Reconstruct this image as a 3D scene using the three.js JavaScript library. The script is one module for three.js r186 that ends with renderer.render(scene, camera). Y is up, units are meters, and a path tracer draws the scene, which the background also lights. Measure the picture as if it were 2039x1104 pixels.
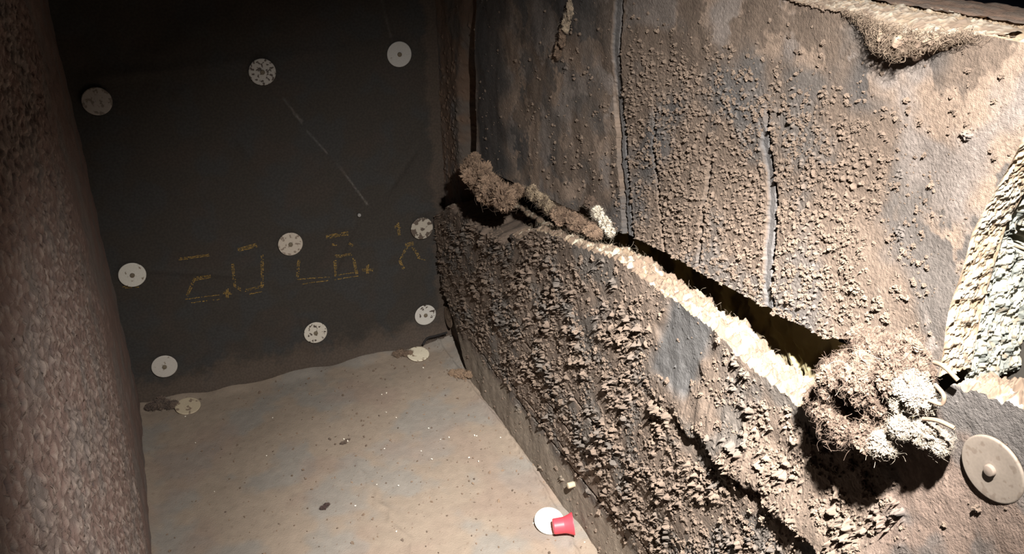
import * as THREE from 'three';
import { createNoise2D, createNoise3D } from 'simplex-noise';
import { mergeGeometries } from 'three/addons/utils/BufferGeometryUtils.js';

// ---------- renderer, camera, light ----------
const renderer = new THREE.WebGLRenderer({ antialias: true });
renderer.toneMapping = THREE.LinearToneMapping;
renderer.toneMappingExposure = 1.0;
renderer.shadowMap.enabled = true;
const scene = new THREE.Scene();
scene.background = new THREE.Color(0, 0, 0);

const EYE = 0.65;                                           // eye height above the duct floor
const camera = new THREE.PerspectiveCamera(35.61, 2039 / 1104, 0.02, 10);
camera.position.set(0, EYE, 0);
camera.quaternion.setFromRotationMatrix(new THREE.Matrix4().makeBasis(
  new THREE.Vector3(0.91667, -0.01032, 0.39951), new THREE.Vector3(0.17756, 0.9061, -0.38401), new THREE.Vector3(-0.35803, 0.42295, 0.83243)));
scene.add(camera);

// a hand torch held above and to the right of the eye is the only light in the duct: a wide spill and the reflector's hot spot
for (const [name, candela, angle] of [['torch_spill', 3.4, 0.815], ['torch_hot_spot', 6.2, 0.42]]) {
  const torch = new THREE.SpotLight(new THREE.Color(1, 0.95, 0.885), candela, 0, angle, 1, 2);
  torch.name = name;
  torch.position.set(0.155, 0.741, -0.11);
  torch.target.position.set(0.336, 0, -0.59); torch.target.name = name + '_target';
  torch.castShadow = true; torch.shadow.radius = 0.3; torch.shadow.mapSize.set(2048, 2048);
  torch.shadow.camera.near = 0.02; torch.shadow.camera.far = 3;
  scene.add(torch, torch.target);
}

// ---------- measures (metres) ----------
const XL = -0.0741, XR = 0.366, XU = 0.374, XB = 0.44, ZE = 1.113, YTOP = 0.579;

// ---------- helpers ----------
function rng(seed) { return () => { seed = (seed + 0x6d2b79f5) | 0; let t = Math.imul(seed ^ (seed >>> 15), 1 | seed); t = (t + Math.imul(t ^ (t >>> 7), 61 | t)) ^ t; return ((t ^ (t >>> 14)) >>> 0) / 4294967296; }; }
const n2 = createNoise2D(rng(11)), n3 = createNoise3D(rng(12));
const clamp = (x, a = 0, b = 1) => Math.min(b, Math.max(a, x));
const lerp = (a, b, t) => a + (b - a) * t;
const sst = (a, b, x) => { const t = clamp((x - a) / (b - a)); return t * t * (3 - 2 * t); };
const fbm = (x, y, o = 4) => { let s = 0, a = 0.5; for (let i = 0; i < o; i++) { s += a * n2(x + i * 17.3, y - i * 9.1); x *= 2.03; y *= 2.03; a *= 0.5; } return s; };
const fbm3 = (x, y, z, o = 4) => { let s = 0, a = 0.5; for (let i = 0; i < o; i++) { s += a * n3(x + i * 17.3, y - i * 9.1, z); x *= 2.1; y *= 2.1; z *= 2.1; a *= 0.55; } return s; };
const table = (pts) => (x) => {                              // piecewise linear
  if (x <= pts[0][0]) return pts[0][1];
  for (let i = 1; i < pts.length; i++) if (x <= pts[i][0]) return lerp(pts[i - 1][1], pts[i][1], (x - pts[i - 1][0]) / (pts[i][0] - pts[i - 1][0]));
  return pts[pts.length - 1][1];
};
function hash(i, j, k) { let n = (Math.imul(i, 374761393) + Math.imul(j, 668265263) + Math.imul(k, 1440662683)) | 0; n = Math.imul(n ^ (n >>> 13), 1274126177); n = Math.imul(n ^ (n >>> 15), 1911520717); return ((n ^ (n >>> 16)) >>> 0) / 4294967296; }
// relief of separate crumbly lumps: height at (a, b)
function clump(a, b, cell, seed, dens, r0, r1, h0, h1, rag = 0.35) {
  if (dens <= 0) return 0;
  a += n2(a / cell * 1.6 + seed, b / cell * 1.6) * cell * rag * 0.5 + n2(a / cell * 4 + seed, b / cell * 4) * cell * rag * 0.28;
  b += n2(a / cell * 1.6 - seed, b / cell * 1.6 + 50) * cell * rag * 0.5 + n2(a / cell * 4 - seed, b / cell * 4 + 50) * cell * rag * 0.28;
  const ci = Math.floor(a / cell), cj = Math.floor(b / cell);
  let best = 0;
  for (let i = ci - 1; i <= ci + 1; i++) for (let j = cj - 1; j <= cj + 1; j++) {
    if (hash(i, j, seed) > dens) continue;
    const q = hash(i, j, seed + 1), r = lerp(r0, r1, q * q), an = hash(i, j, seed + 2) * 3.14, as = lerp(1, 1.9, hash(i, j, seed + 3));
    const dx = a - (i + hash(i, j, seed + 4)) * cell, dy = b - (j + hash(i, j, seed + 5)) * cell;
    const c = Math.cos(an), s = Math.sin(an), u = (dx * c + dy * s) / (r * as), v = (-dx * s + dy * c) * as / (r * 1.2), d2 = u * u + v * v;
    if (d2 < 1) best = Math.max(best, lerp(h0, h1, q) * Math.pow(1 - d2, 0.4));
  }
  return best;
}
function grid(nu, nv, fn, closedNormals = true) {            // fn(u, v) -> [x, y, z, r, g, b, uvx, uvy]
  const n = (nu + 1) * (nv + 1), P = new Float32Array(n * 3), C = new Float32Array(n * 3), U = new Float32Array(n * 2), I = new Uint32Array(nu * nv * 6);
  let k = 0;
  for (let j = 0; j <= nv; j++) for (let i = 0; i <= nu; i++, k++) {
    const q = fn(i / nu, j / nv);
    P[k * 3] = q[0]; P[k * 3 + 1] = q[1]; P[k * 3 + 2] = q[2]; C[k * 3] = q[3]; C[k * 3 + 1] = q[4]; C[k * 3 + 2] = q[5]; U[k * 2] = q[6] ?? 0; U[k * 2 + 1] = q[7] ?? 0;
  }
  k = 0;
  for (let j = 0; j < nv; j++) for (let i = 0; i < nu; i++) {
    const a = j * (nu + 1) + i, b = a + 1, c = a + nu + 1, d = c + 1;
    I[k++] = a; I[k++] = b; I[k++] = d; I[k++] = a; I[k++] = d; I[k++] = c;
  }
  const g = new THREE.BufferGeometry();
  g.setAttribute('position', new THREE.BufferAttribute(P, 3)); g.setAttribute('color', new THREE.BufferAttribute(C, 3)); g.setAttribute('uv', new THREE.BufferAttribute(U, 2));
  g.setIndex(new THREE.BufferAttribute(I, 1)); g.computeVertexNormals();
  return g;
}
const box = (x0, x1, y0, y1, z0, z1) => { const g = new THREE.BoxGeometry(x1 - x0, y1 - y0, z1 - z0); g.translate((x0 + x1) / 2, (y0 + y1) / 2, (z0 + z1) / 2); return g; };
const taken = new Map();
function numbered(name) { const n = taken.get(name) ?? 0; taken.set(name, n + 1); return n ? name + '_' + String(n).padStart(3, '0') : name; }
function tag(o, label, category, group, kind) { o.userData.label = label; o.userData.category = category; if (group) o.userData.group = group; if (kind) o.userData.kind = kind; return o; }
function thing(name, label, category, pos = [0, 0, 0], group, kind) { const o = new THREE.Group(); o.name = numbered(name); o.position.set(...pos); scene.add(o); return tag(o, label, category, group, kind); }
function part(name, g, m, parent, label) { const o = new THREE.Mesh(g, m); o.name = name; o.castShadow = o.receiveShadow = true; parent.add(o); if (label) o.userData.label = label; return o; }
function whole(name, g, m, label, category, group, kind) { const o = part(numbered(name), g, m, scene); return tag(o, label, category, group, kind); }
const mix = (a, b, t) => [lerp(a[0], b[0], t), lerp(a[1], b[1], t), lerp(a[2], b[2], t)];

// ---------- materials ----------
function grainTexture(size, seed) {                            // tileable grit: blurred white noise at two sizes
  const R = rng(seed), blur = (src, r) => { const o = new Float32Array(size * size), q = new Float32Array(size * size), w = (k) => (k + size) % size; for (let j = 0; j < size; j++) for (let i = 0; i < size; i++) { let s = 0; for (let k = -r; k <= r; k++) s += src[j * size + w(i + k)]; q[j * size + i] = s; } for (let j = 0; j < size; j++) for (let i = 0; i < size; i++) { let s = 0; for (let k = -r; k <= r; k++) s += q[w(j + k) * size + i]; o[j * size + i] = s / Math.pow(2 * r + 1, 1); } return o; };
  const n = new Float32Array(size * size).map(() => R() - 0.5), a = blur(n, 1), b = blur(n.map(() => R() - 0.5), 4), d = new Uint8Array(size * size * 4);
  for (let i = 0; i < size * size; i++) { d[i * 4] = d[i * 4 + 1] = d[i * 4 + 2] = clamp(0.5 + a[i] * 0.2 + b[i] * 0.22) * 255; d[i * 4 + 3] = 255; }
  const t = new THREE.DataTexture(d, size, size); t.wrapS = t.wrapT = THREE.RepeatWrapping; t.magFilter = THREE.LinearFilter; t.minFilter = THREE.LinearMipmapLinearFilter; t.generateMipmaps = true; t.needsUpdate = true; return t;
}
const grain = grainTexture(512, 5);
const dusty = new THREE.MeshStandardMaterial({ name: 'dust_coated_facing', vertexColors: true, roughness: 0.95, bumpMap: grain, bumpScale: 0.0007, side: THREE.DoubleSide });
const fuzzy = new THREE.MeshStandardMaterial({ name: 'glass_fibre', vertexColors: true, roughness: 1, side: THREE.DoubleSide });
const crumbMat = new THREE.MeshStandardMaterial({ name: 'dirt_crumb', color: 0xffffff, roughness: 1 });
const fibreMat = new THREE.MeshStandardMaterial({ name: 'loose_fibre', color: 0xffffff, roughness: 0.8 });
const metal = new THREE.MeshStandardMaterial({ name: 'dusty_galvanised_steel', color: new THREE.Color(0.1, 0.09, 0.078), roughness: 0.7, metalness: 0.3 });
const blackout = new THREE.MeshStandardMaterial({ name: 'dark_painted_casing', color: new THREE.Color(0.03, 0.036, 0.06), roughness: 0.85 });
const hubMat = new THREE.MeshStandardMaterial({ name: 'dull_pin_head', color: new THREE.Color(0.2, 0.165, 0.13), roughness: 0.7 });

const BROWN = [0.15, 0.112, 0.087], TAN = [0.205, 0.155, 0.12], GREY = [0.075, 0.073, 0.074], DARK = [0.045, 0.041, 0.039], CREAM = [0.46, 0.355, 0.245], WHITE = [0.5, 0.455, 0.38], RUST = [0.2, 0.115, 0.07];

// ---------- instanced crumbs and fibres ----------
const flake = (seed, amp) => {
  const g = new THREE.IcosahedronGeometry(1, 2), p = g.attributes.position, v = new THREE.Vector3();
  for (let i = 0; i < p.count; i++) { v.fromBufferAttribute(p, i); v.multiplyScalar(Math.max(0.25, 1 + amp * n3(v.x * 1.5 + seed, v.y * 1.5, v.z * 1.5) + amp * 0.6 * n3(v.x * 3.6, v.y * 3.6 + seed, v.z * 3.6))); p.setXYZ(i, v.x, v.y, v.z); }
  g.computeVertexNormals(); return g;
};
const crumbGeo = flake(0, 0.5), flakes = [flake(3.7, 0.75), flake(9.2, 0.8), flake(15.5, 0.7)];
const fibreGeo = new THREE.TubeGeometry(new THREE.CatmullRomCurve3([new THREE.Vector3(0, 0, 0), new THREE.Vector3(0.18, 0.36, 0.03), new THREE.Vector3(0.1, 0.72, -0.08), new THREE.Vector3(-0.14, 1, 0.05)]), 7, 0.0065, 4, false);
// list of { p, s:[x,y,z], c:[r,g,b], d? } -> one InstancedMesh of uncountable bits
function scatter(name, geo, mat, list, parent, label) {
  const o = new THREE.InstancedMesh(geo, mat, list.length), M = new THREE.Matrix4(), Q = new THREE.Quaternion(), E = new THREE.Euler(), R = rng(list.length * 7 + 3), c = new THREE.Color(), up = new THREE.Vector3(0, 1, 0), tw = new THREE.Quaternion();
  list.forEach((e, i) => {
    if (e.d) { Q.setFromUnitVectors(up, new THREE.Vector3(...e.d).normalize()); tw.setFromAxisAngle(up, R() * 6.28); Q.multiply(tw); } else Q.setFromEuler(E.set(R() * 6.28, R() * 6.28, R() * 6.28));
    M.compose(new THREE.Vector3(...e.p), Q, new THREE.Vector3(...e.s)); o.setMatrixAt(i, M); o.setColorAt(i, c.setRGB(...e.c));
  });
  o.name = name; o.castShadow = o.receiveShadow = true; o.userData.kind = 'stuff'; if (label) o.userData.label = label; parent.add(o); return o;
}

// =====================================================================================
// THE SETTING
// =====================================================================================
// ---- floor ----
{
  const f = thing('floor', 'dust-covered grey brown lined duct floor below the dark end wall', 'floor', [0, 0, 0], null, 'structure');
  const crease = table([[0.6, 0.335], [0.70, 0.347], [0.78, 0.3542], [0.86, 0.3555], [0.95, 0.352]]);
  part('liner_surface', grid(300, 300, (u, v) => {
    const x = lerp(XL - 0.004, XR + 0.03, u), s = lerp(0.45, ZE + 0.004, Math.pow(v, 0.9));
    let y = 0.0016 * fbm(x * 7, s * 7, 2) + 0.00025 * fbm(x * 70, s * 70, 3);
    y += 0.006 * sst(0.03, 0, ZE - s) * (0.6 + 0.7 * n2(x * 12, 3));
    y += 0.004 * sst(0.012, 0, x - XL);
    const ridge = Math.exp(-Math.pow((x - crease(s) + 0.0012 * n2(s * 60, 3)) / 0.0024, 2)); y += 0.0026 * ridge;
    y += 0.003 * sst(crease(s), crease(s) + 0.02, x);
    y += 0.0012 * Math.exp(-Math.pow((x - 0.165 - 0.1 * (0.85 - s) - 0.006 * n2(s * 20, 1)) / 0.003, 2)) * sst(0.9, 0.86, s);
    const g = sst(-0.05, 0.3, fbm(x * 7 + 3, s * 7, 4)), r = sst(0.05, 0.45, fbm(x * 5 + 40, s * 5 + 9, 3));
    let c = mix([0.275, 0.22, 0.172], [0.235, 0.217, 0.195], g * 0.8); c = mix(c, [0.25, 0.183, 0.147], r * 0.5);
    const sp = fbm(x * 160, s * 160, 2); c = mix(c, [0.17, 0.12, 0.09], sst(0.42, 0.6, sp) * 0.6);
    const k = 1 + 0.12 * fbm(x * 45, s * 45, 3);
    return [x, y, -s, c[0] * k, c[1] * k, c[2] * k, x / 0.07, s / 0.07];
  }), dusty, f);
  part('sheet_metal', box(XL - 0.03, 0.66, -0.03, -0.008, -ZE - 0.03, 0.4), metal, f);
  const R = rng(77), specks = [], bits = [];
  for (let i = 0; i < 40; i++) { const x = lerp(XL + 0.02, XR - 0.01, Math.sqrt(R())), s = lerp(0.6, 1.09, R()); specks.push({ p: [x, 0.002, -s], s: [0.0005 + R() * 0.0005, 0.0005, 0.0005 + R() * 0.0005], c: [0.8, 0.75, 0.65] }); }
  for (let i = 0; i < 500; i++) { const x = lerp(XL + 0.01, XR, Math.pow(R(), 0.6)), s = lerp(0.55, 1.1, R()), k = 0.0004 + 0.0012 * R() * R(); bits.push({ p: [x, 0.001 + 0.0025 * fbm(x * 9, s * 9, 3), -s], s: [k * 1.5, k * 0.8, k], c: mix([0.24, 0.17, 0.12], [0.12, 0.09, 0.07], R()) }); }
  scatter('pale_specks', crumbGeo, crumbMat, specks, f, 'tiny pale specks lying on the dust');
  scatter('dirt_crumbs', crumbGeo, crumbMat, bits, f, 'small brown dirt crumbs lying on the dust');
}
// ---- end wall, dark liner with the printed density mark ----
{
  const w = thing('wall_end', 'dark lined end wall of the duct with dotted yellow print', 'wall', [0, 0, 0], null, 'structure');
  const TW = 1440, TH = 1920, X0 = -0.09, X1 = 0.39, Y0 = 0, Y1 = 0.64, cv = document.createElement('canvas'); cv.width = TW; cv.height = TH;
  const ctx = cv.getContext('2d'), im = ctx.createImageData(TW, TH), R = rng(91);
  const enc = (l) => 255 * (l <= 0.0031308 ? 12.92 * l : 1.055 * Math.pow(l, 1 / 2.4) - 0.055);
  for (let j = 0; j < TH; j++) for (let i = 0; i < TW; i++) {
    const x = lerp(X0, X1, i / TW), y = lerp(Y1, Y0, j / TH);
    const b = sst(-0.1, 0.35, n2(x * 11, y * 11) * 0.6 + n2(x * 30 + 7, y * 30) * 0.3), d = sst(0.1, 0.6, n2(x * 6 + 30, y * 9 + 4) * 0.6 + n2(x * 24 + 1, y * 24) * 0.35);
    let c = mix([0.038, 0.0325, 0.0275], [0.036, 0.0355, 0.035], b * 0.8); c = mix(c, [0.044, 0.034, 0.028], d * 0.7);
    const band = sst(0.052, 0.018, y + 0.014 * n2(x * 16, y * 10) + 0.008 * n2(x * 70, y * 70)); c = mix(c, [0.085, 0.062, 0.047], band * 0.7);   // settled dust with a ragged outline above the floor joint
    const side = sst(0.352, 0.362, x + 0.006 * n2(y * 24, 5) + 0.003 * n2(y * 90, 2)); c = mix(c, [0.075, 0.055, 0.042], side * 0.7);
    const k = (1 + 0.18 * n2(x * 220, y * 220)) * (0.9 + 0.2 * R()), o = (j * TW + i) * 4;
    for (let q = 0; q < 3; q++) im.data[o + q] = enc(c[q] * k); im.data[o + 3] = 255;
  }
  ctx.putImageData(im, 0, 0);
  const px = (x) => (x - X0) / (X1 - X0) * TW, py = (y) => (Y1 - y) / (Y1 - Y0) * TH;
  // dotted strokes of the mark: "2.0 LB." and the start of the next letter
  const strokes = [[0.0095, 0.2021, 0.0456, 0.2012, 2], [0.0231, 0.1707, 0.0429, 0.1712, 3], [0.0231, 0.1707, 0.0101, 0.1483, 2], [0.0082, 0.1442, 0.0495, 0.1424, 1], [0.0147, 0.1376, 0.0486, 0.1358, 1], [0.0563, 0.144, 0.0658, 0.142, 2], [0.0616, 0.1489, 0.0598, 0.1365, 2],
    [0.084, 0.2014, 0.1071, 0.2038, 3], [0.0734, 0.1826, 0.0718, 0.1521, 2], [0.0718, 0.1521, 0.0791, 0.1431, 2], [0.1131, 0.1888, 0.1072, 0.1435, 2], [0.0843, 0.142, 0.1072, 0.1435, 2], [0.0881, 0.1359, 0.1048, 0.1356, 1],
    [0.1603, 0.1726, 0.1554, 0.1477, 2], [0.1557, 0.1438, 0.1987, 0.1392, 1], [0.1617, 0.1356, 0.1961, 0.1342, 1],
    [0.2013, 0.1998, 0.2308, 0.1999, 3], [0.2084, 0.1865, 0.2139, 0.1855, 2], [0.2316, 0.1846, 0.2361, 0.18, 2], [0.2108, 0.1685, 0.2336, 0.1674, 2], [0.2095, 0.1619, 0.2081, 0.1405, 2], [0.2362, 0.1619, 0.2381, 0.137, 2], [0.2073, 0.1398, 0.2397, 0.139, 1], [0.206, 0.1338, 0.2392, 0.1328, 1],
    [0.2472, 0.1407, 0.2616, 0.138, 2], [0.255, 0.1471, 0.254, 0.1347, 2], [0.2994, 0.1981, 0.3067, 0.1969, 2], [0.3034, 0.2028, 0.3044, 0.1849, 2], [0.313, 0.1678, 0.3236, 0.1683, 3], [0.3143, 0.1645, 0.3024, 0.1445, 2], [0.3024, 0.1445, 0.3069, 0.1325, 2], [0.3233, 0.1629, 0.3314, 0.1455, 2], [0.3298, 0.1442, 0.3403, 0.139, 1], [-0.0631, 0.1756, -0.0455, 0.1735, 2]];
  for (const [x0, y0, x1, y1, rows] of strokes) {
    const L = Math.hypot(x1 - x0, y1 - y0), n = Math.ceil(L / 0.0017);
    const nx = -(y1 - y0) / L, ny = (x1 - x0) / L;
    for (let r = 0; r < rows; r++) for (let i = 0; i <= n; i++) {
      if (R() < 0.16) continue;
      const t = i / n, o = (r - (rows - 1) / 2) * 0.0021 + (R() - 0.5) * 0.0006, x = lerp(x0, x1, t) + nx * o + (R() - 0.5) * 0.0005, y = lerp(y0, y1, t) + ny * o;
      const k = 0.65 + 0.5 * R(); ctx.fillStyle = `rgb(${(150 * k) | 0},${(120 * k) | 0},${(58 * k) | 0})`;
      ctx.beginPath(); ctx.ellipse(px(x), py(y), 2.1 + R() * 1.2, 1.5 + R() * 0.7, 0, 0, 7); ctx.fill();
    }
  }
  // pale scratches in the facing
  for (const [x0, y0, x1, y1, wd, al] of [[0.166, 0.396, 0.186, 0.362, 9, 0.05], [0.190, 0.352, 0.214, 0.318, 5, 0.035], [0.226, 0.302, 0.262, 0.238, 6, 0.1], [0.3, 0.52, 0.312, 0.46, 8, 0.03]]) for (let i = 0; i < 420; i++) {
    const t = R(), o = (R() + R() - 1) * wd, X = px(lerp(x0, x1, t)) + o, Y = py(lerp(y0, y1, t)) + (R() - 0.5) * 10;
    ctx.fillStyle = `rgba(150,146,142,${al * (0.15 + 0.5 * t * R() * 2)})`; ctx.beginPath(); ctx.ellipse(X, Y, 1 + R() * 2.4, 2 + R() * 5, -0.5, 0, 7); ctx.fill();
  }
  const tx = new THREE.CanvasTexture(cv); tx.colorSpace = THREE.SRGBColorSpace; tx.magFilter = THREE.LinearFilter;
  const mat = new THREE.MeshStandardMaterial({ name: 'printed_black_facing', map: tx, roughness: 0.92, side: THREE.DoubleSide });
  const folds = [[0.16, 0.02, 0.15, 0.13, 0.004], [0.24, 0.21, 0.2, 0.13, 0.004], [0.1, 0.36, 0.13, 0.3, 0.005], [-0.06, 0.44, 0.36, 0.452, 0.008], [0.29, 0.25, 0.34, 0.31, 0.005], [-0.05, 0.2, 0.08, 0.165, 0.004], [0.05, 0.12, 0.0, 0.03, 0.006]];
  part('liner_surface', grid(260, 300, (u, v) => {
    const x = lerp(X0, X1, u), y = lerp(Y0, Y1, v);
    let o = 0.003 * fbm(x * 6, y * 6, 3) + 0.001 * fbm(x * 30, y * 22, 3) + 0.0003 * fbm(x * 150, y * 150, 2);
    for (const [x0, y0, x1, y1, w] of folds) { const L = Math.hypot(x1 - x0, y1 - y0), tx = (x1 - x0) / L, ty = (y1 - y0) / L, t = (x - x0) * tx + (y - y0) * ty, d = -(x - x0) * ty + (y - y0) * tx; o += 0.0022 * Math.exp(-d * d / (w * w)) * sst(-0.02, 0.02, t) * sst(L + 0.02, L - 0.02, t); }
    o += 0.006 * sst(0.03, 0, y);
    return [x, y, -ZE + o, 1, 1, 1, u, v];
  }), mat, w);
  part('sheet_metal', box(XL - 0.03, 0.66, -0.008, 1.23, -ZE - 0.03, -ZE - 0.008), metal, w);
  part('upper_liner', box(X0, X1, 0.64, 1.2, -ZE - 0.006, -ZE + 0.001), new THREE.MeshStandardMaterial({ color: new THREE.Color(0.044, 0.038, 0.034), roughness: 0.92 }), w);
}
// ---- left wall, close to the eye, rough with dirt ----
{
  const w = thing('wall_left', 'rough brown dirt-caked left wall of the duct', 'wall', [0, 0, 0], null, 'structure');
  const relief = (s, y) => {
    const m = sst(0.98, 0.72, s + 0.06 * n2(s * 8, y * 8) + 0.18 * sst(0.12, 0.0, y)) ;
    return 0.0025 * fbm(s * 14, y * 14, 3) + m * (0.0016 * fbm(s * 60, y * 60, 3) + 0.0014 * sst(0.14, 0.34, fbm(s * 95 + 5, y * 95, 2)) - 0.0026 * sst(0.2, 0.38, fbm(s * 78 + 70, y * 78, 2))) + 0.0003 * fbm(s * 240, y * 240, 2);
  };
  part('liner_surface', grid(480, 320, (u, v) => {
    const s = 0.22 * Math.pow((ZE + 0.006) / 0.22, u), y = lerp(0, 0.62, v), o = relief(s, y);
    const p = fbm(s * 95 + 5, y * 95, 2), q = fbm(s * 9, y * 9, 3), m = sst(0.98, 0.72, s + 0.18 * sst(0.12, 0.0, y));
    let c = mix([0.2, 0.135, 0.115], [0.19, 0.155, 0.14], sst(-0.2, 0.4, q)); c = mix(c, [0.36, 0.29, 0.25], sst(0.16, 0.42, p) * 0.8 * m); c = mix(c, [0.045, 0.033, 0.035], sst(0.22, 0.36, fbm(s * 78 + 70, y * 78, 2)) * 0.9 * m);
    return [XL + o, y, -s, c[0], c[1], c[2], s / 0.07, y / 0.07];
  }), dusty, w);
  part('sheet_metal', box(XL - 0.03, XL - 0.006, -0.008, 1.23, -ZE - 0.03, 0.4), metal, w);
}
// ---- right wall: bare steel behind the liner panels, and its rim ----
{
  const w = thing('wall_right', 'dusty steel right wall of the duct behind the liner panels', 'wall', [0, 0, 0], null, 'structure');
  part('sheet_metal', box(XB, XB + 0.01, -0.008, YTOP - 0.004, -ZE - 0.01, 0.4), metal, w);
  part('rim_flange', grid(300, 24, (u, v) => {
    const s = lerp(-0.1, ZE, u), x = lerp(0.408, 0.463, v), b = fbm(s * 60, x * 60, 3), e = 0.004 * n2(s * 45, 2) * sst(0.85, 1, v);
    const c = mix(mix([0.3, 0.2, 0.15], [0.22, 0.17, 0.14], sst(-0.2, 0.3, b)), [0.1, 0.075, 0.06], sst(0.3, 0.5, fbm(s * 120, x * 120 + 4, 2)) * 0.7);
    return [x + e, YTOP + 0.001 + 0.0016 * b + 0.0005 * n2(s * 300, x * 300) - 0.003 * sst(0.92, 1, v), -s, ...c, s / 0.07, x / 0.07];
  }), dusty, w, 'dusty brown flange along the top rim');
  const shell = thing('trim_1', 'dark blue casing beyond the rim of the duct wall', 'casing', [0, 0, 0], null, 'structure');
  part('casing_side', box(0.62, 0.65, -0.008, 1.23, -ZE - 0.01, 0.4), blackout, shell);
  part('casing_floor', box(0.43, 0.62, 0.3, 0.31, -ZE - 0.01, 0.4), blackout, shell);
  const dk = new THREE.MeshStandardMaterial({ name: 'dark_liner', color: new THREE.Color(0.04, 0.035, 0.032), roughness: 0.95 });
  whole('ceiling', box(XL - 0.03, 0.65, 1.2, 1.23, -ZE - 0.03, 0.43), dk, 'dark lined ceiling of the duct', 'ceiling', null, 'structure');
  whole('wall_near', box(XL - 0.03, 0.65, -0.03, 1.23, 0.4, 0.43), dk, 'dark lined wall of the duct behind the eye', 'wall', null, 'structure');
}

// =====================================================================================
// LINER PANELS ON THE RIGHT WALL
// =====================================================================================
// ---- upper panel ----
const upBottom = table([[0.27, 0.402], [0.30, 0.398], [0.34, 0.392], [0.363, 0.381], [0.41, 0.377], [0.53, 0.37], [0.626, 0.36], [0.8, 0.341], [0.976, 0.322]]);
const upNear = table([[0.36, 0.2745], [0.40, 0.2753], [0.44, 0.2776], [0.486, 0.2755], [0.51, 0.269], [0.5255, 0.2636], [0.55, 0.257], [0.58, 0.25]]);
const upFar = table([[0.33, 0.972], [0.4, 0.97], [0.5, 0.962], [0.58, 0.957]]);
const stripA = table([[0.36, 0.6], [0.392, 0.6075], [0.475, 0.6318], [0.556, 0.6387], [0.58, 0.64]]);
const crackB = table([[0.355, 0.54], [0.3835, 0.5546], [0.4466, 0.5731], [0.58, 0.58]]), crackC = table([[0.369, 0.4103], [0.4527, 0.4239], [0.5056, 0.4426]]), crackD = table([[0.395, 0.4998], [0.455, 0.4989]]);
const wob = (y, k) => 0.0009 * n2(y * 70, k) + 0.0006 * n2(y * 260, k + 9);
function upClean(s, y) {                                     // 1 where the facing is bare of crust
  let c = 0;
  c = Math.max(c, sst(0.0062, 0.0042, Math.abs(s - stripA(y) - 0.002 + wob(y, 1))));
  c = Math.max(c, sst(0.005, 0.0036, Math.abs(s - crackC(y) - 0.0045 + wob(y, 5))) * sst(0.505, 0.49, y));
  c = Math.max(c, sst(0.002, 0.001, Math.abs(s - crackD(y) + wob(y, 7))) * sst(0.46, 0.45, y) * 0.7);
  return c;
}
function upDens(s, y) {
  const q = 0.5 + 0.9 * fbm(s * 16 + 3, y * 16, 3);
  let d = sst(0.3, 0.38, s) * sst(0.66, 0.6, s) * sst(0.56, 0.5, y) * (0.75 + 0.5 * q);
  d = Math.max(d, sst(0.28, 0.31, s) * sst(0.45, 0.38, s) * sst(0.54, 0.46, y) * 0.55 * q);
  d = Math.max(d, sst(0.62, 0.66, s) * sst(0.86, 0.74, s) * sst(0.52, 0.46, y) * 0.42 * q);
  d = Math.max(d, 0.1 * q);
  return clamp(d, 0, 0.9);
}
function upRelief(s, y) {
  const cl = upClean(s, y), d = upDens(s, y) * (1 - cl);
  let h = 0.004 * fbm(s * 7 + 2, y * 7, 2) + 0.0009 * fbm(s * 30, y * 22, 2) + 0.0022 * (1 - cl) + 0.00022 * fbm(s * 300, y * 300, 2);
  const isl = fbm(s * 190, y * 120, 3) + 0.5 * (d - 0.62);
  h += 0.0011 * sst(0.48, 0.55, isl) + 0.0013 * sst(0.58, 0.64, isl) + 0.0005 * d * fbm(s * 320 + 7, y * 300, 3);
  h += clump(s, y, 0.0075, 11, d * 0.1, 0.0008, 0.002, 0.001, 0.0026, 0.7);
  h -= 0.006 * sst(0.003, 0.0014, Math.abs(s - stripA(y) + 0.004 + wob(y, 1))) * sst(0.58, 0.5, y) + 0.005 * sst(0.0028, 0.0012, Math.abs(s - stripA(y) - 0.0085 + wob(y, 2))) * sst(0.5, 0.44, y);
  h -= 0.0055 * sst(0.003, 0.0012, Math.abs(s - crackB(y) + wob(y, 3))) * sst(0.5, 0.45, y);
  h -= 0.008 * sst(0.0028, 0.0014, Math.abs(s - crackC(y) + wob(y, 5))) * sst(0.515, 0.5, y);
  h -= 0.004 * sst(0.0026, 0.001, Math.abs(s - crackD(y) + wob(y, 7))) * sst(0.465, 0.45, y);
  h += 0.004 * sst(0.05, 0, s - 0.27) ; // the facing bows outward a little at its near cut edge
  return h;
}
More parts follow.
